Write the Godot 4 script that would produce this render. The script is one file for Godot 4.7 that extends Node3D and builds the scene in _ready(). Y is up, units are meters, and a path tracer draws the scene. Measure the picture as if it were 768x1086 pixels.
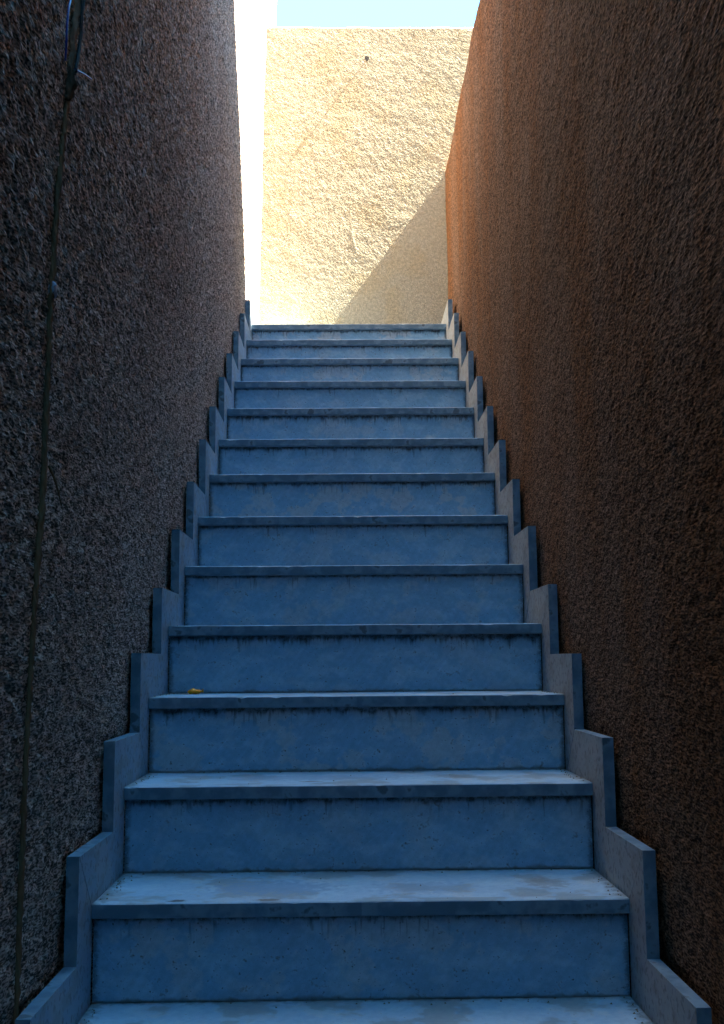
extends Node3D
# A narrow open-air stair of blue stone slabs climbing between two roughcast walls to a sunlit cream wall.

const RUN := 0.28
const OVER := 0.018          # nosing overhang
const SLAB := 0.027          # tread thickness
const SKIRT := 0.10          # skirting band width
const LOWEST := -2
const TOP := 13
const BACK_Z := -4.05
const STEP_Y := {-2: -0.362, -1: -0.181, 0: 0.0, 1: 0.1800, 2: 0.3604, 3: 0.5394, 4: 0.7186, 5: 0.9013, 6: 1.0850, 7: 1.2710, 8: 1.4520, 9: 1.6354, 10: 1.8190, 11: 1.9976, 12: 2.1697, 13: 2.3345}
const GROUND_Y := -0.543

var mats := {}
var taken := {}

func _ready() -> void:
	setup_camera_and_light()
	make_materials()
	build_ground()
	build_left_wall()
	build_right_wall()
	build_back_wall()
	build_unseen_houses()
	build_stairs()
	build_skirting(-1.0)
	build_skirting(1.0)
	build_cable()
	build_small_things()

# ------------------------------------------------------------------ camera, sky, sun
func setup_camera_and_light() -> void:
	var cam := Camera3D.new()
	cam.name = "camera"
	cam.fov = 49.766
	cam.near = 0.05
	cam.far = 600.0
	cam.position = Vector3(-0.02661, 0.62385, 1.84736)
	cam.rotation = Vector3(0.13343, -0.015576, -0.00789)
	add_child(cam)
	cam.current = true
	var sky_mat := ProceduralSkyMaterial.new()
	sky_mat.sky_top_color = Color(0.232, 0.47, 0.65)
	sky_mat.sky_horizon_color = Color(0.37, 0.63, 0.73)
	sky_mat.sky_curve = 0.12
	sky_mat.ground_bottom_color = Color(0.32, 0.28, 0.24)
	sky_mat.ground_horizon_color = Color(0.55, 0.55, 0.52)
	sky_mat.sun_angle_max = 10.0
	var sky := Sky.new()
	sky.sky_material = sky_mat
	var env := Environment.new()
	env.background_mode = Environment.BG_SKY
	env.sky = sky
	env.background_energy_multiplier = 0.85
	env.tonemap_mode = Environment.TONE_MAPPER_LINEAR
	env.tonemap_exposure = 19.5
	env.sdfgi_enabled = true
	env.ssao_enabled = true
	env.ssil_enabled = true
	var we := WorldEnvironment.new()
	we.name = "world_environment"
	we.environment = env
	add_child(we)
	var sun := DirectionalLight3D.new()
	sun.name = "sun"
	sun.light_energy = 1.6
	sun.light_angular_distance = 0.5
	sun.light_color = Color(1.0, 0.95, 0.86)
	sun.shadow_enabled = true
	add_child(sun)
	sun.look_at_from_position(Vector3.ZERO, Vector3(-1.0, -1.38, -SUN_Z), Vector3.UP)

# ------------------------------------------------------------------ helpers
func numbered(called: String) -> String:
	if not taken.has(called):
		taken[called] = 0
		return called
	taken[called] += 1
	return "%s_%03d" % [called, taken[called]]

func tag(o: Node, label: String, category: String, group := "") -> void:
	o.set_meta("label", label)
	o.set_meta("category", category)
	if group != "":
		o.set_meta("group", group)

func thing(called: String, label: String, category: String, at := Vector3.ZERO, group := "") -> Node3D:
	var o := Node3D.new()
	o.name = numbered(called)
	add_child(o)
	o.position = at
	tag(o, label, category, group)
	return o

func part(called: String, mesh: Mesh, mat: Material, parent: Node, at := Vector3.ZERO) -> MeshInstance3D:
	var o := MeshInstance3D.new()
	o.name = called
	o.mesh = mesh
	if mat != null:
		o.material_override = mat
	o.position = at
	o.cast_shadow = GeometryInstance3D.SHADOW_CASTING_SETTING_ON
	parent.add_child(o, true)
	return o

func noise(sd: int, freq: float, octaves := 3, kind := FastNoiseLite.TYPE_SIMPLEX_SMOOTH) -> FastNoiseLite:
	var n := FastNoiseLite.new()
	n.seed = sd
	n.noise_type = kind
	n.frequency = freq
	n.fractal_type = FastNoiseLite.FRACTAL_FBM if octaves > 1 else FastNoiseLite.FRACTAL_NONE
	n.fractal_octaves = octaves
	return n

func field(w: int, h: int, sd: int, fx: float, fy: float, octaves := 3) -> PackedByteArray:
	# a noise picture of w by h pixels; fx, fy: features across and down
	var big := int(ceil(w))
	var n := noise(sd, fx / w, octaves)
	var tall := maxi(2, int(round(h * (fy / h) / (fx / w))))
	var im := n.get_image(big, tall, false, false, true)
	if tall != h:
		im.resize(w, h, Image.INTERPOLATE_CUBIC)
	im.convert(Image.FORMAT_L8)
	return im.get_data()

func tex_from(data: PackedByteArray, w: int, h: int) -> ImageTexture:
	var im := Image.create_from_data(w, h, false, Image.FORMAT_RGB8, data)
	return ImageTexture.create_from_image(im)

func put(data: PackedByteArray, i: int, c: Vector3) -> void:
	data[i * 3] = clampi(int(pow(maxf(c.x, 0.0), 0.4545) * 255.0), 0, 255)
	data[i * 3 + 1] = clampi(int(pow(maxf(c.y, 0.0), 0.4545) * 255.0), 0, 255)
	data[i * 3 + 2] = clampi(int(pow(maxf(c.z, 0.0), 0.4545) * 255.0), 0, 255)

# ------------------------------------------------------------------ materials
const BLUE := Vector3(0.235, 0.425, 0.580)
const PALE := Vector3(0.390, 0.555, 0.660)
const GREY := Vector3(0.470, 0.500, 0.520)
const GRIME := Vector3(0.016, 0.015, 0.014)
const DUST := Vector3(0.200, 0.190, 0.165)

func stone_picture(w: int, h: int, sd: int, kind: String, marks := [], rub := 0.5) -> ImageTexture:
	var mw := 1.0                       # metres across
	var mh := mw * h / w
	var blot := field(w, h, sd, 6.0, 6.0 * mh, 4)
	var wash := field(w, h, sd + 1, 9.0, 16.0 * mh, 5)
	var grain := field(w, h, sd + 2, 260.0, 260.0 * mh, 2)
	var speck := field(w, h, sd + 3, 120.0, 120.0 * mh, 2)
	var rough := field(w, h, sd + 4, 45.0, 45.0 * mh, 4)
	var streak := field(w, h, sd + 5, 70.0, 7.0 * mh, 3)
	var lines := noise(sd + 6, 0.020, 3)
	var top_n := noise(sd + 7, 0.011, 5)
	var rng := RandomNumberGenerator.new()
	rng.seed = sd
	var data := PackedByteArray()
	data.resize(w * h * 3)
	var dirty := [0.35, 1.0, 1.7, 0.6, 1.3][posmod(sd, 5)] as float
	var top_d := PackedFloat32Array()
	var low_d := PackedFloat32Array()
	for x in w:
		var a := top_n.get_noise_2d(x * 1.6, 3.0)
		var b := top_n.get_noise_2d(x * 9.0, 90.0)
		top_d.append(0.006 + dirty * (0.004 + 0.018 * maxf(0.0, a) + 0.014 * maxf(0.0, b)))  # grime band under the nosing, made deeper to include the shadow there
		low_d.append(0.004 + 0.010 * maxf(0.0, top_n.get_noise_2d(x * 2.0, 400.0) + 0.1))
	for y in h:
		var py := mh * (y + 0.5) / h
		for x in w:
			var i := y * w + x
			var px := mw * (x + 0.5) / w
			var r := rough[i] / 255.0
			var c := BLUE.lerp(PALE, smoothstep(0.42, 0.78, wash[i] / 255.0) * 0.55)
			c = c.lerp(GREY, smoothstep(0.56, 0.72, blot[i] / 255.0 + 0.22 * (r - 0.5)) * rub)
			# saw and brush marks
			var ln := lines.get_noise_2d((x + y * 0.7) * 3.0, (y - x * 0.35) * 0.25)
			c *= 1.0 + 0.07 * ln + 0.16 * (grain[i] / 255.0 - 0.5) + 0.22 * (r - 0.5)
			if speck[i] > 204:
				c = c.lerp(GRIME, smoothstep(204.0, 224.0, float(speck[i])) * 0.8 * smoothstep(0.48, 0.62, r))
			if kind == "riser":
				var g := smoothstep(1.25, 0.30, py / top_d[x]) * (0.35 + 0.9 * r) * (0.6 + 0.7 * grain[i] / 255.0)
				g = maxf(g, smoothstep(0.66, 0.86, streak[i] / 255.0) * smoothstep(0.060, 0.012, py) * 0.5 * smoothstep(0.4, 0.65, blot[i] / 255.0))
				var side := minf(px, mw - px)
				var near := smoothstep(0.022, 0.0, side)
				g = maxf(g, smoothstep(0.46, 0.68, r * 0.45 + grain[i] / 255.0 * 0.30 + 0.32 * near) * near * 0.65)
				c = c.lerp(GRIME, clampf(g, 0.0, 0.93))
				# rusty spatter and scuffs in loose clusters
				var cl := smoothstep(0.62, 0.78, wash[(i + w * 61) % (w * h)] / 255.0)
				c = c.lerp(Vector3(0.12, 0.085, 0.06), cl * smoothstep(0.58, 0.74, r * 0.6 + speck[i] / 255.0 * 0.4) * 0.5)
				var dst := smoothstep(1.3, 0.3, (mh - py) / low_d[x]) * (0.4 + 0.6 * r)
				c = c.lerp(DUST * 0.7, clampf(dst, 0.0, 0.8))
			elif kind == "tread":
				c = c.lerp(Vector3(0.50, 0.54, 0.56), 0.25 + 0.3 * r) * 1.22
				var dd := smoothstep(0.50, 0.72, blot[(i + w * 37) % (w * h)] / 255.0 + 0.25 * (r - 0.5))
				c = c.lerp(DUST, dd * 0.45)
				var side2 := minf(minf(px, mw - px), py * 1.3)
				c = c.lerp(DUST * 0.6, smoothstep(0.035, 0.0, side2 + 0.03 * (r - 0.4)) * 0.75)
				for m in marks:
					var ex: float = (px - m[0]) / m[2]
					var ey: float = (py - m[1]) / m[3]
					var q := ex * ex + ey * ey + 1.4 * (r - 0.5)
					if q < 1.0:
						c = c.lerp(m[4], smoothstep(1.0, 0.2, q) * m[5])
			elif kind == "skirt":
				c = c.lerp(GREY, 0.35) * 1.05
				c = c.lerp(GRIME * 3.0, smoothstep(0.56, 0.76, r) * 0.45)
				c = c.lerp(DUST, smoothstep(0.50, 0.75, wash[i] / 255.0) * 0.35)
			elif kind == "tan_skirt":  # right skirting: colour pulled towards a tan grey
				c = c.lerp(Vector3(0.40, 0.385, 0.345), 0.72)
				c = c.lerp(GRIME * 3.0, smoothstep(0.56, 0.76, r) * 0.45)
				c = c.lerp(DUST, smoothstep(0.50, 0.75, wash[i] / 255.0) * 0.4)
			put(data, i, c)
	# scratches, scuffs and a few long runs of dirty water
	for q in 26:
		var x := rng.randf() * w
		var y := rng.randf() * h
		var ang := rng.randf_range(-1.2, 1.2)
		var f := rng.randf_range(0.93, 1.10)
		for t in rng.randi_range(12, 90):
			x += cos(ang)
			y += sin(ang)
			ang += rng.randf_range(-0.03, 0.03)
			var at := (posmod(int(y), h) * w + posmod(int(x), w)) * 3
			for ch in 3:
				data[at + ch] = clampi(int(data[at + ch] * f), 0, 255)
	if kind == "riser":
		for q in int(5.0 * dirty) + 1:
			var x := rng.randf() * w
			var wide := rng.randf_range(2.0, 9.0)
			var long := rng.randf_range(0.05, 0.30) * h
			for y in int(long):
				x += rng.randf_range(-0.35, 0.35)
				var ww := wide * (1.0 - 0.7 * y / long)
				for dx in range(int(-ww), int(ww) + 1):
					var at := (y * w + posmod(int(x) + dx, w)) * 3
					var f := 1.0 - 0.30 * (1.0 - absf(dx) / (ww + 1.0)) * (0.6 + 0.4 * rng.randf())
					for ch in 3:
						data[at + ch] = int(data[at + ch] * f)
	return tex_from(data, w, h)

func stone_mat(t: Texture2D, rough := 0.55, relief := "stone_relief") -> StandardMaterial3D:
	var m := StandardMaterial3D.new()
	m.albedo_texture = t
	m.roughness = rough
	m.metallic_specular = 0.4
	m.heightmap_enabled = true
	m.heightmap_texture = mats[relief]
	m.heightmap_scale = 0.12
	m.texture_filter = BaseMaterial3D.TEXTURE_FILTER_LINEAR_WITH_MIPMAPS_ANISOTROPIC
	return m

func make_materials() -> void:
	var rn := noise(71, 0.03, 5)
	var rel := rn.get_image(512, 512, false, false, true)
	mats["stone_relief"] = ImageTexture.create_from_image(rel)
	mats["relief_low"] = ImageTexture.create_from_image(noise(72, 0.02, 5).get_image(1024, 168, false, false, true))
	mats["relief_deep"] = ImageTexture.create_from_image(noise(73, 0.02, 5).get_image(1024, 300, false, false, true))
	for k in 10:
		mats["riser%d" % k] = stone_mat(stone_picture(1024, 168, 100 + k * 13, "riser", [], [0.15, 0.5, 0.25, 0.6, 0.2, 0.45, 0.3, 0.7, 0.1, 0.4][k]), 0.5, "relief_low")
	var dark := Vector3(0.03, 0.026, 0.022)
	var rust := Vector3(0.20, 0.13, 0.075)
	var worn := Vector3(0.27, 0.40, 0.54)
	var tread_marks := [
		[[0.82, 0.20, 0.07, 0.03, rust, 0.5], [0.42, 0.25, 0.05, 0.02, rust, 0.4]],
		[[0.155, 0.262, 0.022, 0.010, dark, 0.9], [0.325, 0.262, 0.024, 0.012, rust, 0.8], [0.33, 0.16, 0.15, 0.07, worn, 0.8], [0.62, 0.17, 0.12, 0.06, worn, 0.5], [0.87, 0.14, 0.05, 0.06, rust, 0.35]],
		[[0.126, 0.20, 0.03, 0.010, rust, 0.7], [0.396, 0.21, 0.028, 0.010, rust, 0.8], [0.40, 0.14, 0.24, 0.06, worn, 0.6], [0.72, 0.13, 0.06, 0.05, rust, 0.4]],
		[[0.5, 0.15, 0.3, 0.08, worn, 0.5]],
	]
	for k in 4:
		mats["tread%d" % k] = stone_mat(stone_picture(1024, 300, 300 + k * 17, "tread", tread_marks[k]), 0.5, "relief_deep")
	mats["skirt"] = stone_mat(stone_picture(768, 768, 500, "skirt"), 0.55)
	mats["tan_skirt"] = stone_mat(stone_picture(768, 768, 540, "tan_skirt"), 0.65)
	# sawn, unpolished edges of the same slabs: darker stone
	var e := StandardMaterial3D.new()
	var en := NoiseTexture2D.new()
	var edge_im := noise(88, 0.02, 5).get_image(512, 512, false, true, true)
	edge_im.convert(Image.FORMAT_RGB8)
	var ed := edge_im.get_data()
	for i in 512 * 512:
		var v := ed[i * 3] / 255.0
		put(ed, i, Vector3(0.090, 0.165, 0.230).lerp(Vector3(0.170, 0.260, 0.330), smoothstep(0.3, 0.7, v)).lerp(GRIME, smoothstep(0.70, 0.80, v) * 0.6))
	e.albedo_texture = tex_from(ed, 512, 512)
	e.roughness = 0.75
	e.uv1_triplanar = true
	e.uv1_world_triplanar = true
	e.uv1_scale = Vector3(1.7, 1.7, 1.7)
	mats["edge"] = e
	# plaster: colour comes from vertex colours, fine relief from a tiling sand texture
	for nm in ["plaster_coarse", "plaster_brown", "plaster_fine"]:
		var p := StandardMaterial3D.new()
		p.vertex_color_use_as_albedo = true
		p.roughness = 0.95
		p.metallic_specular = 0.2
		p.heightmap_enabled = true
		var hn := noise(61, 0.055, 4)
		var sand := hn.get_image(1024, 1024, false, false, true)
		p.heightmap_texture = ImageTexture.create_from_image(sand)
		p.heightmap_scale = {"plaster_coarse": 0.30, "plaster_brown": 0.15, "plaster_fine": 0.22}[nm]
		p.uv1_triplanar = true
		p.uv1_world_triplanar = true
		p.uv1_scale = Vector3(1.6, 1.6, 1.6) if nm == "plaster_fine" else Vector3(1.9, 1.9, 0.62)
		p.albedo_texture = speckle({"plaster_coarse": 1.15, "plaster_brown": 0.95, "plaster_fine": 0.32}[nm])
		mats[nm] = p
	mats["core"] = flat(Color(0.50, 0.46, 0.40), 0.95)
	mats["concrete"] = flat(Color(0.42, 0.41, 0.40), 0.9)

# sand and aggregate of the render: pale and dark grains, 0.6 m across
func speckle(strength: float) -> ImageTexture:
	var w := 1024
	var a := noise(41, 0.10, 3).get_image(w, w, false, false, true)
	var b := noise(42, 0.028, 3).get_image(w, w, false, false, true)
	a.convert(Image.FORMAT_L8)
	b.convert(Image.FORMAT_L8)
	var da := a.get_data()
	var db := b.get_data()
	var d := PackedByteArray()
	d.resize(w * w * 3)
	for i in w * w:
		var v := da[i] / 255.0 * 0.7 + db[i] / 255.0 * 0.3
		var f := 0.72 + strength * (smoothstep(0.43, 0.62, v) - 0.5) * 1.05
		var g := clampi(int(pow(clampf(f, 0.02, 1.0), 0.4545) * 255.0), 0, 255)
		d[i * 3] = g
		d[i * 3 + 1] = g
		d[i * 3 + 2] = g
	return tex_from(d, w, w)

func flat(c: Color, rough := 0.8) -> StandardMaterial3D:
	var m := StandardMaterial3D.new()
	m.albedo_color = c
	m.roughness = rough
	return m

# ------------------------------------------------------------------ ground
func build_ground() -> void:
	var st := SurfaceTool.new()
	st.begin(Mesh.PRIMITIVE_TRIANGLES)
	var p := PlaneMesh.new()
	p.size = Vector2(400, 400)
	p.subdivide_width = 20
	p.subdivide_depth = 20
	var m := StandardMaterial3D.new()
	var nt := noise(5, 0.02, 5).get_image(512, 512, false, false, true)
	nt.convert(Image.FORMAT_RGB8)
	var d := nt.get_data()
	for i in 512 * 512:
		put(d, i, Vector3(0.20, 0.17, 0.13) * (0.75 + 0.5 * d[i * 3] / 255.0))
	m.albedo_texture = tex_from(d, 512, 512)
	m.roughness = 0.95
	m.uv1_triplanar = true
	m.uv1_world_triplanar = true
	m.uv1_scale = Vector3(0.7, 0.7, 0.7)
	var g := part("ground", p, m, self, Vector3(0, GROUND_Y, 0))
	g.set_meta("kind", "structure")

# ------------------------------------------------------------------ plastered walls
# A grid over (u, v); place gives the smooth wall point, relief pushes it out along dir, tint its colour.
func plaster(us: PackedFloat32Array, vs: PackedFloat32Array, place: Callable, out_dir: Callable, relief: Callable, tint: Callable, flip: bool) -> ArrayMesh:
	var nu := us.size()
	var nv := vs.size()
	var pos := PackedVector3Array()
	var col := PackedColorArray()
	pos.resize(nu * nv)
	col.resize(nu * nv)
	for j in nv:
		for i in nu:
			var u := us[i]
			var v := vs[j]
			var p: Vector3 = place.call(u, v)
			var d: Vector3 = out_dir.call(u, v)
			pos[j * nu + i] = p + d * float(relief.call(u, v))
			col[j * nu + i] = tint.call(u, v)
	var nor := PackedVector3Array()
	nor.resize(nu * nv)
	for j in nv:
		for i in nu:
			var a := pos[j * nu + mini(i + 1, nu - 1)] - pos[j * nu + maxi(i - 1, 0)]
			var b := pos[mini(j + 1, nv - 1) * nu + i] - pos[maxi(j - 1, 0) * nu + i]
			var n := a.cross(b).normalized()
			nor[j * nu + i] = -n if flip else n
	var idx := PackedInt32Array()
	idx.resize((nu - 1) * (nv - 1) * 6)
	var k := 0
	for j in nv - 1:
		for i in nu - 1:
			var q := j * nu + i
			var s := [q, q + nu, q + 1, q + 1, q + nu, q + nu + 1] if not flip else [q, q + 1, q + nu, q + 1, q + nu + 1, q + nu]
			for t in 6:
				idx[k] = s[t]
				k += 1
	var arr := []
	arr.resize(Mesh.ARRAY_MAX)
	arr[Mesh.ARRAY_VERTEX] = pos
	arr[Mesh.ARRAY_NORMAL] = nor
	arr[Mesh.ARRAY_COLOR] = col
	arr[Mesh.ARRAY_INDEX] = idx
	var m := ArrayMesh.new()
	m.add_surface_from_arrays(Mesh.PRIMITIVE_TRIANGLES, arr)
	return m

func box_between(a: Vector3, b: Vector3) -> ArrayMesh:
	var bm := BoxMesh.new()
	bm.size = (b - a).abs()
	var st := SurfaceTool.new()
	st.append_from(bm, 0, Transform3D(Basis(), (a + b) * 0.5))
	return st.commit()

func depth_steps(from_z: float, to_z: float, share: float) -> PackedFloat32Array:
	# grid lines along the passage, closer together where the wall is near the landing of the stair foot
	var out := PackedFloat32Array()
	var z := from_z
	while z > to_z:
		out.append(z)
		z -= maxf(0.0045, share * absf(1.85 - z)) if z < 0.5 else (0.03 if z < 2.2 else 0.12)
	out.append(to_z)
	return out

func even(a: float, b: float, step: float) -> PackedFloat32Array:
	var n := maxi(1, int(round((b - a) / step)))
	var out := PackedFloat32Array()
	for i in n + 1:
		out.append(lerpf(a, b, float(i) / n))
	return out

const SUN_Z := 0.05            # how far the sunbeams run up the stair for each metre they cross it
const LEFT_TOP := 8.6  # unseen upper height, raised to bounce more sun into the stair
const RIGHT_TOP := 3.28

func left_x(z: float, y: float) -> float:
	var t := clampf((-2.9 - z) / 1.15, 0.0, 1.0)
	return -0.530 + t * t * (0.036 + 0.020 * (y - 2.5))

func build_left_wall() -> void:
	var o := thing("roughcast_wall", "tall grey roughcast wall carrying the old cable, sunlit strip at its far end", "wall", Vector3(-0.53, GROUND_Y, -1.0))
	var off := -o.position
	var grit := noise(11, 60.0, 2)
	var lump := noise(12, 14.0, 3)
	var bow := noise(13, 1.1, 2)
	var peb := noise(14, 75.0, 1, FastNoiseLite.TYPE_CELLULAR)
	var stain := noise(15, 2.2, 4)
	var fleck := noise(16, 55.0, 2)
	var vs := even(GROUND_Y, 3.9, 0.007)
	vs.append_array(even(3.93, LEFT_TOP, 0.04))
	var us := depth_steps(7.0, -4.78, 0.0036)
	var place := func(u: float, v: float) -> Vector3: return Vector3(left_x(u, v), v, u) + off
	var dir := func(_u: float, _v: float) -> Vector3: return Vector3.RIGHT
	var relief := func(u: float, v: float) -> float:
		return 0.0044 * grit.get_noise_2d(u * 0.45, v) + 0.0016 * lump.get_noise_2d(u * 0.6, v) + 0.006 * bow.get_noise_2d(u, v) - 0.0030 * peb.get_noise_2d(u * 0.5, v) - 0.004
	var tint := func(u: float, v: float) -> Color:
		var f := 1.3 + 0.5 * fleck.get_noise_2d(u, v)
		var s := stain.get_noise_2d(u, v * 0.45)
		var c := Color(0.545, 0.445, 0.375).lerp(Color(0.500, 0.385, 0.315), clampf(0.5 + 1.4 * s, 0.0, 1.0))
		return Color(c.r * f, c.g * f, c.b * f)
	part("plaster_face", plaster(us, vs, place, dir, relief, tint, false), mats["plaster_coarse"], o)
	part("masonry_core", box_between(Vector3(-0.93, GROUND_Y, 7.0), Vector3(-0.56, LEFT_TOP, -4.79)), mats["core"], o, off)

func build_right_wall() -> void:
	var o := thing("roughcast_wall", "brown stained roughcast wall rising beside the stair, lower than the grey wall opposite", "wall", Vector3(0.53, GROUND_Y, -1.0))
	var off := -o.position
	var grit := noise(21, 62.0, 2)
	var lump := noise(22, 9.0, 3)
	var bow := noise(23, 1.0, 2)
	var drip := noise(24, 9.0, 3)
	var stain := noise(25, 1.7, 4)
	var fleck := noise(26, 50.0, 2)
	var vs := even(GROUND_Y, RIGHT_TOP, 0.007)
	vs.append_array(even(RIGHT_TOP + 0.01, RIGHT_TOP + 0.20, 0.02))
	var us := depth_steps(7.0, BACK_Z - 0.02, 0.0036)
	var place := func(u: float, v: float) -> Vector3:
		var t := clampf((-2.9 - u) / 1.15, 0.0, 1.0)
		var x := 0.530 + 0.018 * t
		var rise := 0.06 * t + 0.012 * bow.get_noise_2d(u * 3.0, 77.0)
		if v <= RIGHT_TOP:
			return Vector3(x, v + rise * clampf((v - 2.4) / 0.88, 0.0, 1.0), u) + off
		var w := v - RIGHT_TOP
		return Vector3(x + w, RIGHT_TOP + rise - 0.01 * w, u) + off
	var dir := func(_u: float, v: float) -> Vector3:
		if v < RIGHT_TOP - 0.02: return Vector3.LEFT
		return Vector3(-1, 1, 0).normalized() if v < RIGHT_TOP + 0.02 else Vector3.UP
	var relief := func(u: float, v: float) -> float:
		return 0.0019 * grit.get_noise_2d(u * 0.45, v) + 0.0016 * lump.get_noise_2d(u * 0.6, v) + 0.007 * bow.get_noise_2d(u, v) + 0.0006 * drip.get_noise_2d(u, v * 0.16) - 0.003
	var tint := func(u: float, v: float) -> Color:
		var f := 1.3 + 0.5 * fleck.get_noise_2d(u, v)
		var s := stain.get_noise_2d(u, v * 0.35) + 0.35 * drip.get_noise_2d(u * 0.7, v * 0.1)
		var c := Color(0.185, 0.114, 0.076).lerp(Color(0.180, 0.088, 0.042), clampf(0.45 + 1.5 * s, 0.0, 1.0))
		return Color(c.r * f, c.g * f, c.b * f)
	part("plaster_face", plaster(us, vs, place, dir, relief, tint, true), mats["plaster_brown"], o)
	part("masonry_core", box_between(Vector3(0.565, GROUND_Y, 7.0), Vector3(0.735, RIGHT_TOP - 0.03, BACK_Z - 0.04)), mats["core"], o, off)

func build_back_wall() -> void:
	var o := thing("cream_wall", "sunlit cream plaster wall closing the top of the stair", "wall", Vector3(0, STEP_Y[13], BACK_Z))
	var off := -o.position
	var grit := noise(31, 80.0, 3)
	var lump := noise(32, 18.0, 4)
	var trowel := noise(33, 3.4, 4)
	trowel.domain_warp_enabled = true
	trowel.domain_warp_amplitude = 0.25
	trowel.domain_warp_frequency = 2.0
	var patch := noise(34, 2.6, 5)
	var fleck := noise(36, 60.0, 2)
	var top := 4.217
	var vs := even(STEP_Y[13] - 0.05, top, 0.006)
	vs.append_array(even(top + 0.01, top + 0.2, 0.02))
	var us := even(-0.56, 0.66, 0.006)
	us.append_array(even(0.70, 1.6, 0.05))
	var wob := noise(37, 5.0, 3)
	var place := func(u: float, v: float) -> Vector3:
		var t := top + 0.006 * wob.get_noise_1d(u)
		if v <= top:
			return Vector3(u, minf(v, t), BACK_Z) + off
		return Vector3(u, t, BACK_Z - (v - top)) + off
	var dir := func(_u: float, v: float) -> Vector3: return Vector3.BACK if v < top else Vector3.UP
	var relief := func(u: float, v: float) -> float:
		var t := trowel.get_noise_2d(u * 0.7, v * 1.3)
		var ridge := 0.0012 * exp(-pow((u - 0.03 + 0.01 * sin(v * 30.0)) / 0.008, 2.0)) * smoothstep(2.86, 2.90, v) * smoothstep(3.06, 3.0, v)
		return 0.0008 * grit.get_noise_2d(u, v) + 0.0005 * lump.get_noise_2d(u, v) + 0.0011 * t + ridge
	var tint := func(u: float, v: float) -> Color:
		var f := 1.35 + 0.25 * fleck.get_noise_2d(u, v)
		var s := patch.get_noise_2d(u, v)
		var c := Color(0.335, 0.318, 0.243).lerp(Color(0.330, 0.300, 0.212), smoothstep(0.0, 0.45, s))
		return Color(c.r * f, c.g * f, c.b * f)
	part("plaster_face", plaster(us, vs, place, dir, relief, tint, false), mats["plaster_fine"], o)
	part("masonry_core", box_between(Vector3(-0.52, GROUND_Y, BACK_Z - 0.22), Vector3(1.6, top - 0.012, BACK_Z - 0.02)), mats["core"], o, off)

# ------------------------------------------------------------------ unseen houses, added to block light; the far roof edge behind the brown wall draws the edge of the shade on the grey wall
func build_unseen_houses() -> void:
	var o := thing("unseen_house", "unseen house block added behind the brown roughcast wall to shade the grey wall", "house", Vector3(1.6, GROUND_Y, 0.0))
	var roof := 5.52
	var x0 := 0.745
	var x1 := 2.4
	var zf := func(x: float) -> float: return -2.925 + 1.245 * SUN_Z + (SUN_Z - 0.657) * (x - 0.72)
	var plan := [Vector2(x0, zf.call(x0)), Vector2(x1, zf.call(x1)), Vector2(x1, 7.0), Vector2(x0, 7.0)]
	part("house_wall", prism_up(plan, GROUND_Y, roof), mats["core"], o, -o.position)

	part("added_storey", prism_up([Vector2(x0, -0.9), Vector2(x1, -0.9), Vector2(x1, 7.0), Vector2(x0, 7.0)], roof - 0.01, 9.6), mats["core"], o, -o.position)  # unseen storey added to darken the near end of the stair
	var h := thing("unseen_house", "unseen house added behind the foot of the stair to cut light on the risers", "house", Vector3(0, GROUND_Y, 8.5))
	part("house_wall", prism_up([Vector2(-5, 7.03), Vector2(5, 7.03), Vector2(5, 10), Vector2(-5, 10)], GROUND_Y, 6.4), mats["core"], h, -h.position)  # added block that cuts the light coming from behind the camera

func prism_up(plan: Array, y0: float, y1: float) -> ArrayMesh:
	var st := SurfaceTool.new()
	st.begin(Mesh.PRIMITIVE_TRIANGLES)
	var mid := Vector2.ZERO
	for p in plan:
		mid += p / plan.size()
	for i in plan.size():
		var a: Vector2 = plan[i]
		var b: Vector2 = plan[(i + 1) % plan.size()]
		quad(st, Vector3(a.x, y0, a.y), Vector3(b.x, y0, b.y), Vector3(b.x, y1, b.y), Vector3(a.x, y1, a.y), Vector3((a.x + b.x) * 0.5 - mid.x, 0, (a.y + b.y) * 0.5 - mid.y))
		tri(st, Vector3(a.x, y1, a.y), Vector3(b.x, y1, b.y), Vector3(mid.x, y1, mid.y), Vector3.UP)
		tri(st, Vector3(a.x, y0, a.y), Vector3(b.x, y0, b.y), Vector3(mid.x, y0, mid.y), Vector3.DOWN)
	return st.commit()

func tri(st: SurfaceTool, a: Vector3, b: Vector3, c: Vector3, out: Vector3, uva := Vector2.ZERO, uvb := Vector2.ZERO, uvc := Vector2.ZERO) -> void:
	# clockwise seen from the side that out points to
	var n := (b - a).cross(c - a)
	var list := [[a, uva], [b, uvb], [c, uvc]]
	if n.dot(out) > 0.0:
		list = [[a, uva], [c, uvc], [b, uvb]]
	var nn := n.normalized() * (1.0 if n.dot(out) > 0.0 else -1.0)
	for q in list:
		st.set_normal(nn)
		st.set_uv(q[1])
		st.add_vertex(q[0])

func quad(st: SurfaceTool, a: Vector3, b: Vector3, c: Vector3, d: Vector3, out: Vector3, ua := Vector2.ZERO, ub := Vector2.ZERO, uc := Vector2.ZERO, ud := Vector2.ZERO) -> void:
	tri(st, a, b, c, out, ua, ub, uc)
	tri(st, a, c, d, out, ua, uc, ud)

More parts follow.
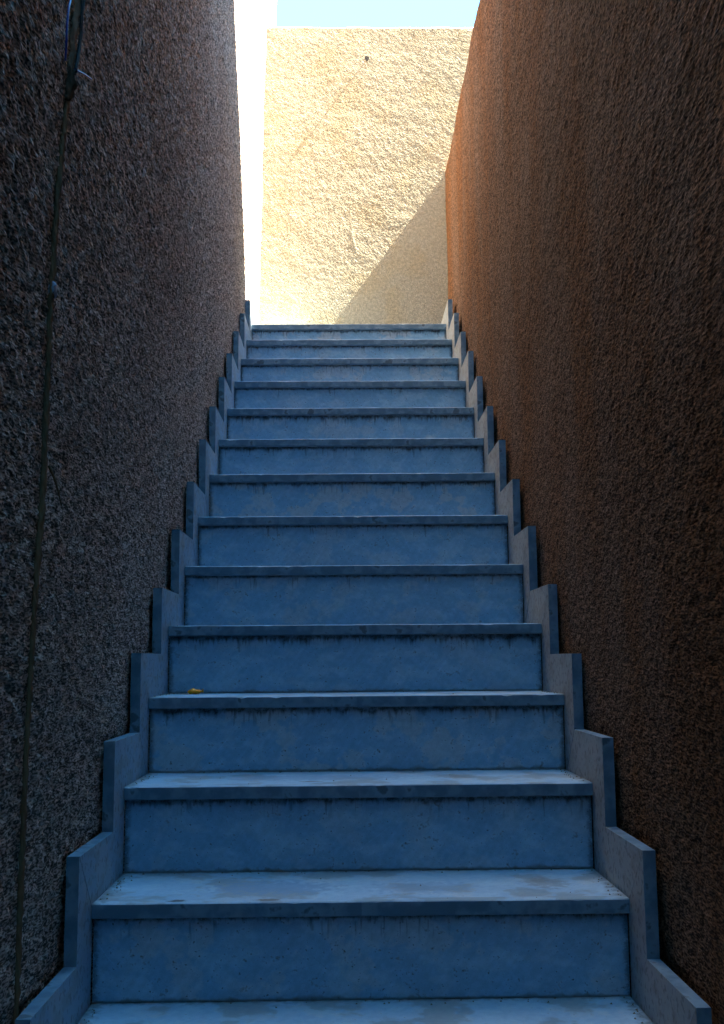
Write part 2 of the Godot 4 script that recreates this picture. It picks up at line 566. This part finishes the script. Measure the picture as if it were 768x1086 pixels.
# ------------------------------------------------------------------ stairs
# One slab: sections across x, each a ring in (z, y). The polished face is surface 0, the sawn edges surface 1.
func tread_mesh(sd: int, deep: float, flip_u: bool) -> ArrayMesh:
	var n := noise(900 + sd, 7.0, 3)
	var chip := noise(940 + sd, 28.0, 2)
	var faces := SurfaceTool.new()
	var edges := SurfaceTool.new()
	faces.begin(Mesh.PRIMITIVE_TRIANGLES)
	edges.begin(Mesh.PRIMITIVE_TRIANGLES)
	var count := 72
	var rings := []
	for i in count + 1:
		var x := lerpf(-0.499, 0.499, float(i) / count)
		var w := 0.0006 * n.get_noise_1d(x)
		var c := 0.0018 + 0.0100 * maxf(0.0, chip.get_noise_1d(x) - 0.42)
		var lift := 0.0005 * n.get_noise_1d(x + 40.0)
		rings.append([x, [Vector2(-deep, lift), Vector2(w - c, lift), Vector2(w, -c + lift), Vector2(w * 0.6, -SLAB + 0.002), Vector2(w * 0.6 - 0.002, -SLAB), Vector2(-deep, -SLAB)]])
	for i in count:
		var a: Array = rings[i][1]
		var b: Array = rings[i + 1][1]
		var xa: float = rings[i][0]
		var xb: float = rings[i + 1][0]
		for k in 6:
			var k2 := (k + 1) % 6
			var p0 := Vector3(xa, a[k].y, a[k].x)
			var p1 := Vector3(xb, b[k].y, b[k].x)
			var p2 := Vector3(xb, b[k2].y, b[k2].x)
			var p3 := Vector3(xa, a[k2].y, a[k2].x)
			var mid := (p0 + p1 + p2 + p3) * 0.25
			var out := Vector3(0, mid.y + SLAB * 0.5, mid.z + deep * 0.5)
			if k == 0: out = Vector3.UP
			if k == 4: out = Vector3.DOWN
			var ua := xa + 0.5
			var ub := xb + 0.5
			if flip_u:
				ua = 1.0 - ua
				ub = 1.0 - ub
			if k <= 1:
				var v0: float = 0.96 + a[k].x / 0.32
				var v1: float = 0.96 + a[k2].x / 0.32
				quad(faces, p0, p1, p2, p3, out, Vector2(ua, v0), Vector2(ub, v0), Vector2(ub, v1), Vector2(ua, v1))
			else:
				quad(edges, p0, p1, p2, p3, out)
	for s in [0, count]:
		var r: Array = rings[s][1]
		var x: float = rings[s][0]
		for k in range(1, 5):
			tri(edges, Vector3(x, r[0].y, r[0].x), Vector3(x, r[k].y, r[k].x), Vector3(x, r[k + 1].y, r[k + 1].x), Vector3(signf(x), 0, 0))
	var m := faces.commit()
	edges.commit(m)
	return m

func riser_mesh(high: float, flip_u: bool) -> ArrayMesh:
	var st := SurfaceTool.new()
	st.begin(Mesh.PRIMITIVE_TRIANGLES)
	var x := 0.4985
	var t := 0.02
	var u0 := 1.0 if flip_u else 0.0
	var u1 := 1.0 - u0
	quad(st, Vector3(-x, 0, 0), Vector3(x, 0, 0), Vector3(x, high, 0), Vector3(-x, high, 0), Vector3.BACK, Vector2(u0, 1), Vector2(u1, 1), Vector2(u1, 0), Vector2(u0, 0))
	quad(st, Vector3(-x, 0, -t), Vector3(x, 0, -t), Vector3(x, high, -t), Vector3(-x, high, -t), Vector3.FORWARD)
	for s in [-1.0, 1.0]:
		quad(st, Vector3(s * x, 0, 0), Vector3(s * x, 0, -t), Vector3(s * x, high, -t), Vector3(s * x, high, 0), Vector3(s, 0, 0))
	quad(st, Vector3(-x, high, 0), Vector3(x, high, 0), Vector3(x, high, -t), Vector3(-x, high, -t), Vector3.UP)
	quad(st, Vector3(-x, 0, 0), Vector3(x, 0, 0), Vector3(x, 0, -t), Vector3(-x, 0, -t), Vector3.DOWN)
	return st.commit()

func build_stairs() -> void:
	var o := thing("stone_staircase", "steep blue stone staircase with overhanging slab treads between two rough walls", "staircase", Vector3(0, GROUND_Y, 0.56))
	var rng := RandomNumberGenerator.new()
	rng.seed = 4
	for k in range(LOWEST, TOP + 1):
		var z := -k * RUN
		var y: float = STEP_Y[k]
		var deep := RUN + OVER + 0.021
		if k == TOP:
			deep = z - BACK_Z + 0.01
		var tm := tread_mesh(k, deep, k > 3 and k % 2 == 0)
		var t := part("tread", tm, null, o, Vector3(0, y, z) - o.position)
		t.set_surface_override_material(0, mats["tread%d" % posmod(k, 4)])
		t.set_surface_override_material(1, mats["edge"])
		t.rotation.z = rng.randf_range(-0.0015, 0.0015) if k != TOP else 0.0
		var below: float = STEP_Y[k - 1] if k > LOWEST else GROUND_Y
		var high := y - SLAB - below - 0.002
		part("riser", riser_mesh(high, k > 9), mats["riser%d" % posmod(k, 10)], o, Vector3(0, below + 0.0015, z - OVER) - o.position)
	# rough concrete under the slabs
	var plan := PackedVector2Array()
	var zl := -LOWEST * RUN - OVER - 0.03
	var zt := -TOP * RUN - OVER - 0.03
	var st := SurfaceTool.new()
	st.begin(Mesh.PRIMITIVE_TRIANGLES)
	var ring := [Vector2(zl, GROUND_Y), Vector2(zl, STEP_Y[LOWEST] - 0.05), Vector2(zt, STEP_Y[TOP - 1] + 0.09), Vector2(BACK_Z - 0.01, STEP_Y[TOP] - SLAB - 0.01), Vector2(BACK_Z - 0.01, GROUND_Y)]
	ring[1].y = GROUND_Y + 0.02
	ring[2].y = STEP_Y[TOP - 1] - 0.04
	ring[3].y = STEP_Y[TOP - 1] - 0.04
	for i in ring.size():
		var a: Vector2 = ring[i]
		var b: Vector2 = ring[(i + 1) % ring.size()]
		var out := Vector3(0, 1, 1) if i < 2 else (Vector3.UP if i == 2 else (Vector3.FORWARD if i == 3 else Vector3.DOWN))
		quad(st, Vector3(-0.49, a.y, a.x), Vector3(0.49, a.y, a.x), Vector3(0.49, b.y, b.x), Vector3(-0.49, b.y, b.x), out)
	part("concrete_core", st.commit(), mats["concrete"], o, -o.position)

# a flat slab piece cut to a polygon in (z, y), standing against a side wall; its face is turned to the stair
func skirting_piece(poly: Array, side: float, shift: Vector2) -> ArrayMesh:
	var mid := Vector2.ZERO
	for p in poly:
		mid += p / poly.size()
	var face := SurfaceTool.new()
	var edge := SurfaceTool.new()
	face.begin(Mesh.PRIMITIVE_TRIANGLES)
	edge.begin(Mesh.PRIMITIVE_TRIANGLES)
	var x0 := side * 0.5005
	var x1 := side * 0.5235
	var c := 0.0003
	var inner := []
	for i in poly.size():
		var d0: Vector2 = (poly[i] - poly[posmod(i - 1, poly.size())]).normalized()
		var d1: Vector2 = (poly[(i + 1) % poly.size()] - poly[i]).normalized()
		var dir := (d1 - d0)
		inner.append(poly[i] + dir.normalized() * c * 1.3)
	for i in poly.size():
		var j := (i + 1) % poly.size()
		var a: Vector2 = poly[i]
		var b: Vector2 = poly[j]
		var out := Vector3(0, (a.y + b.y) * 0.5 - mid.y, (a.x + b.x) * 0.5 - mid.x)
		quad(edge, Vector3(x0 + side * c, a.y, a.x), Vector3(x0 + side * c, b.y, b.x), Vector3(x1, b.y, b.x), Vector3(x1, a.y, a.x), out)
		quad(face, Vector3(x0, inner[i].y, inner[i].x), Vector3(x0, inner[j].y, inner[j].x), Vector3(x0 + side * c, b.y, b.x), Vector3(x0 + side * c, a.y, a.x), out + Vector3(-side * 0.1, 0, 0), inner[i] + shift, inner[j] + shift, b + shift, a + shift)
	for i in range(1, poly.size() - 1):
		var pa: Vector2 = inner[0]
		var pb: Vector2 = inner[i]
		var pc: Vector2 = inner[i + 1]
		tri(face, Vector3(x0, pa.y, pa.x), Vector3(x0, pb.y, pb.x), Vector3(x0, pc.y, pc.x), Vector3(-side, 0, 0), pa + shift, pb + shift, pc + shift)
		tri(edge, Vector3(x1, poly[0].y, poly[0].x), Vector3(x1, poly[i].y, poly[i].x), Vector3(x1, poly[i + 1].y, poly[i + 1].x), Vector3(side, 0, 0))
	var m := face.commit()
	edge.commit(m)
	return m

func build_skirting(side: float) -> void:
	var where := "grey wall with the cable" if side < 0 else "brown stained wall"
	var o := thing("stair_skirting", "stepped blue stone skirting fixed along the foot of the %s" % where, "skirting", Vector3(side * 0.512, GROUND_Y, 0.6), "stone skirtings along the stair")
	var rng := RandomNumberGenerator.new()
	rng.seed = 30 + int(side)
	var e := {}
	var s := {}
	for k in range(LOWEST - 1, TOP + 2):
		e[k] = SKIRT + rng.randf_range(-0.006, 0.006)
		s[k] = SKIRT + rng.randf_range(-0.006, 0.006)
	var low := 0.015
	var gap := 0.00015
	for k in range(LOWEST, TOP + 1):
		var z := -k * RUN
		var y: float = STEP_Y[k]
		var zn := -(k + 1) * RUN
		var yb: float = STEP_Y[k - 1] if k > LOWEST else GROUND_Y
		var up := [Vector2(z - low, yb - low), Vector2(z + e[k], yb + s[k - 1]), Vector2(z + e[k], y + s[k]), Vector2(z - low, y - low)]
		if k == LOWEST:
			up[0].y = GROUND_Y
			up[1].y = GROUND_Y
		var flatp := [Vector2(z - low, y - low), Vector2(z + e[k], y + s[k]), Vector2(zn + e[k + 1], y + s[k]), Vector2(zn - low, y - low)]
		if k == TOP:
			flatp[2] = Vector2(BACK_Z + 0.01, y + s[k])
			flatp[3] = Vector2(BACK_Z + 0.01, y - low)
		for poly in [up, flatp]:
			var mid := Vector2.ZERO
			for p in poly:
				mid += p / 4.0
			var cut := []
			for p in poly:
				cut.append(p + (mid - p).normalized() * gap * 1.5)
			var shift := Vector2(rng.randf(), rng.randf())
			var m := part("skirting_tile", skirting_piece(cut, side, shift), null, o, Vector3(side * rng.randf_range(-0.0004, 0.0004), 0, 0) - o.position)
			m.set_surface_override_material(0, mats["skirt"] if side < 0 else mats["tan_skirt"])
			m.set_surface_override_material(1, mats["edge"])

# ------------------------------------------------------------------ cable and small things
func tube(points: Array, radii: Array, sides := 10, rough := 0.0, sd := 1) -> ArrayMesh:
	var n := noise(sd, 60.0, 2)
	var st := SurfaceTool.new()
	st.begin(Mesh.PRIMITIVE_TRIANGLES)
	var curve := Curve3D.new()
	curve.bake_interval = 0.006
	for i in points.size():
		var a: Vector3 = points[maxi(i - 1, 0)]
		var b: Vector3 = points[mini(i + 1, points.size() - 1)]
		var h := (b - a) / 6.0
		curve.add_point(points[i], -h, h)
	var total := curve.get_baked_length()
	var seg := maxi(6, int(total / 0.007))
	var rings := []
	for i in seg + 1:
		var d := total * i / seg
		var p := curve.sample_baked(d)
		var t := (curve.sample_baked(minf(d + 0.004, total)) - curve.sample_baked(maxf(d - 0.004, 0.0))).normalized()
		var u := t.cross(Vector3(0.3, 0.1, 1.0)).normalized()
		var w := t.cross(u)
		var f := float(i) / seg * (radii.size() - 1)
		var r0 := lerpf(radii[int(f)], radii[mini(int(f) + 1, radii.size() - 1)], f - int(f))
		var ring := []
		for k in sides:
			var ang := TAU * k / sides
			var q := u * cos(ang) + w * sin(ang)
			ring.append(p + q * r0 * (1.0 + rough * n.get_noise_3dv(p + q * 0.02)))
		rings.append(ring)
	st.set_smooth_group(0)
	for i in seg:
		for k in sides:
			var k2 := (k + 1) % sides
			for q in [rings[i][k], rings[i + 1][k], rings[i][k2], rings[i][k2], rings[i + 1][k], rings[i + 1][k2]]:
				st.add_vertex(q)
	for s in [0, seg]:
		var mid := Vector3.ZERO
		for q in rings[s]:
			mid += q / sides
		for k in sides:
			var tr := [rings[s][k], rings[s][(k + 1) % sides], mid] if s == 0 else [rings[s][(k + 1) % sides], rings[s][k], mid]
			for q in tr:
				st.add_vertex(q)
	st.generate_normals()
	return st.commit()

func build_cable() -> void:
	var x := -0.527
	var o := thing("old_cable", "dark old cable hanging down the grey roughcast wall, taped joint near its top", "cable", Vector3(x, 0.08, 0.088))
	var off := -o.position
	var jacket := flat(Color(0.50, 0.38, 0.27), 0.95)
	var pts := [Vector3(x, 0.08, 0.088), Vector3(x, 0.147, 0.087), Vector3(x, 0.439, 0.081), Vector3(x, 0.718, 0.060), Vector3(x, 0.907, 0.031), Vector3(x, 1.068, 0.025), Vector3(x, 1.256, 0.016), Vector3(x, 1.449, -0.006), Vector3(x, 1.640, -0.045)]
	part("cable_jacket", tube(pts, [0.0040, 0.0042, 0.0038, 0.0042, 0.0052, 0.0044, 0.0048, 0.0050, 0.0056], 12, 0.9, 3), jacket, o, off)
	part("taped_joint", tube([Vector3(x + 0.002, 1.63, -0.042), Vector3(x + 0.004, 1.67, -0.052), Vector3(x + 0.003, 1.705, -0.060)], [0.006, 0.010, 0.008, 0.006], 12, 0.8, 5), flat(Color(0.30, 0.24, 0.17), 0.95), o, off)
	part("cable_jacket", tube([Vector3(x, 1.69, -0.056), Vector3(x, 1.78, -0.078), Vector3(x - 0.001, 1.90, -0.118), Vector3(x, 2.3, -0.22)], [0.006, 0.008, 0.0075, 0.007], 12, 0.9, 7), flat(Color(0.52, 0.39, 0.30), 0.95), o, off)
	part("black_wire", tube([Vector3(x + 0.010, 1.700, -0.062), Vector3(x + 0.010, 1.745, -0.080), Vector3(x + 0.010, 1.790, -0.094), Vector3(x + 0.010, 1.870, -0.104), Vector3(x + 0.008, 2.3, -0.20)], [0.0035, 0.0035], 8, 0.1, 8), flat(Color(0.06, 0.05, 0.045), 0.7), o, off)
	part("blue_wire", tube([Vector3(x + 0.008, 1.685, 0.000), Vector3(x + 0.011, 1.709, 0.010), Vector3(x + 0.012, 1.745, 0.012), Vector3(x + 0.010, 1.790, -0.004), Vector3(x + 0.004, 1.83, -0.04)], [0.0020, 0.0020], 8, 0.0, 9), flat(Color(0.05, 0.20, 0.58), 0.45), o, off)
	part("blue_wire", tube([Vector3(x + 0.010, 1.702, -0.060), Vector3(x + 0.013, 1.724, -0.115), Vector3(x + 0.012, 1.748, -0.176)], [0.0020, 0.0016], 8, 0.0, 10), flat(Color(0.05, 0.16, 0.48), 0.45), o, off)
	part("frayed_strand", tube([Vector3(x + 0.006, 0.950, 0.020), Vector3(x + 0.011, 0.926, -0.007), Vector3(x + 0.009, 0.894, -0.055)], [0.0025, 0.0010], 6, 0.2, 11), jacket, o, off)
	# pale blue rag knotted round the cable
	var rag := SurfaceTool.new()
	rag.begin(Mesh.PRIMITIVE_TRIANGLES)
	rag.set_smooth_group(0)
	var rn := noise(77, 60.0, 2)
	var gr := []
	for j in 9:
		var row := []
		for i in 12:
			var a := TAU * i / 12.0
			var v := (j - 4) / 4.0
			var r := 0.0072 * sqrt(maxf(0.02, 1.0 - v * v * 0.85)) * (1.0 + 0.6 * rn.get_noise_3d(cos(a) * 0.02, v * 0.02, sin(a) * 0.02))
			row.append(Vector3(x + 0.003 + cos(a) * r, 1.256 + v * 0.011 + sin(a) * 0.005, 0.016 + sin(a) * r))
		gr.append(row)
	for j in 8:
		for i in 12:
			var i2 := (i + 1) % 12
			for q in [gr[j][i], gr[j + 1][i], gr[j][i2], gr[j][i2], gr[j + 1][i], gr[j + 1][i2]]:
				rag.add_vertex(q)
	rag.generate_normals()
	var rg := part("tape_wrap", rag.commit(), flat(Color(0.66, 0.70, 0.78), 0.8), o, off)
	rg.set_meta("label", "pale blue tape wrapped round the cable")

func build_small_things() -> void:
	# crumpled yellow sweet wrapper on the fourth tread
	var o := thing("sweet_wrapper", "crumpled yellow foil wrapper lying on a blue tread near the grey wall", "wrapper", Vector3(-0.415, STEP_Y[3] + 0.001, -1.035))
	var st := SurfaceTool.new()
	st.begin(Mesh.PRIMITIVE_TRIANGLES)
	var n := noise(55, 90.0, 2)
	var rings := []
	for i in 15:
		var t := i / 14.0
		var x := lerpf(-0.019, 0.021, t)
		var r := 0.0065 * pow(sin(PI * clampf(t * 1.15, 0.0, 1.0)), 0.5) + 0.0012
		if t > 0.86:
			r = 0.0018 + 0.030 * (t - 0.86)
		var ring := []
		for k in 9:
			var a := TAU * k / 9.0
			var rr := r * (1.0 + 0.9 * n.get_noise_3d(x, cos(a) * 0.02, sin(a) * 0.02))
			ring.append(Vector3(x, maxf(0.0004, 0.006 + sin(a) * rr * 0.9 + 0.004 * smoothstep(0.8, 1.0, t)), cos(a) * rr * 1.25))
		rings.append(ring)
	for i in 14:
		for k in 9:
			var k2 := (k + 1) % 9
			for q in [rings[i][k], rings[i][k2], rings[i + 1][k], rings[i][k2], rings[i + 1][k2], rings[i + 1][k]]:
				st.add_vertex(q)
	st.generate_normals()
	var foil := flat(Color(1.0, 0.60, 0.06), 0.35)
	foil.metallic = 0.3
	var w := part("foil", st.commit(), foil, o)
	w.rotation.y = 0.25
	# nail in the cream wall
	var nail := thing("nail", "small dark iron nail stuck in the sunlit cream wall", "nail", Vector3(0.1125, 4.015, BACK_Z + 0.002))
	var shaft := CylinderMesh.new()
	shaft.top_radius = 0.004
	shaft.bottom_radius = 0.004
	shaft.height = 0.03
	shaft.radial_segments = 12
	var iron := flat(Color(0.12, 0.10, 0.085), 0.7)
	var sh := part("shaft", shaft, iron, nail, Vector3(0, 0, 0.004))
	sh.rotation.x = PI / 2
	var head := CylinderMesh.new()
	head.top_radius = 0.014
	head.bottom_radius = 0.012
	head.height = 0.004
	head.radial_segments = 16
	var hd := part("head", head, iron, nail, Vector3(0, 0, 0.018))
	hd.rotation.x = PI / 2
	# plaster crumbs and sand swept into the corners of the treads
	var rng := RandomNumberGenerator.new()
	rng.seed = 91
	var gt := SurfaceTool.new()
	gt.begin(Mesh.PRIMITIVE_TRIANGLES)
	for k in range(0, 6):
		for q in 75:
			var where := rng.randf()
			var gx := rng.randf_range(-0.49, 0.49)
			var gz := -k * RUN - RUN - OVER + 0.004 + absf(rng.randfn(0.0, 0.014))
			if where < 0.55:
				gx = (0.494 - absf(rng.randfn(0.0, 0.014))) * (1.0 if rng.randf() < 0.5 else -1.0)
				gz = -k * RUN - rng.randf_range(0.02, RUN)
			elif where > 0.92:
				gz = -k * RUN - rng.randf_range(0.01, RUN)
			var r := rng.randf_range(0.0008, 0.0026)
			var base := Vector3(gx, STEP_Y[k] + 0.0006, gz)
			var tip := base + Vector3(rng.randf_range(-r, r) * 0.4, r * 1.2, rng.randf_range(-r, r) * 0.4)
			var n4 := []
			for c in 4:
				var a := TAU * c / 4.0 + rng.randf()
				n4.append(base + Vector3(cos(a) * r * rng.randf_range(0.7, 1.3), 0, sin(a) * r * rng.randf_range(0.7, 1.3)))
			for c in 4:
				tri(gt, n4[c], n4[(c + 1) % 4], tip, (n4[c] + n4[(c + 1) % 4]) * 0.5 - base + Vector3(0, r, 0))
	var grit := part("grit", gt.commit(), flat(Color(0.50, 0.45, 0.38), 0.95), self)
	tag(grit, "fine plaster grit scattered in the corners of the lower blue treads", "grit")
	grit.set_meta("kind", "stuff")
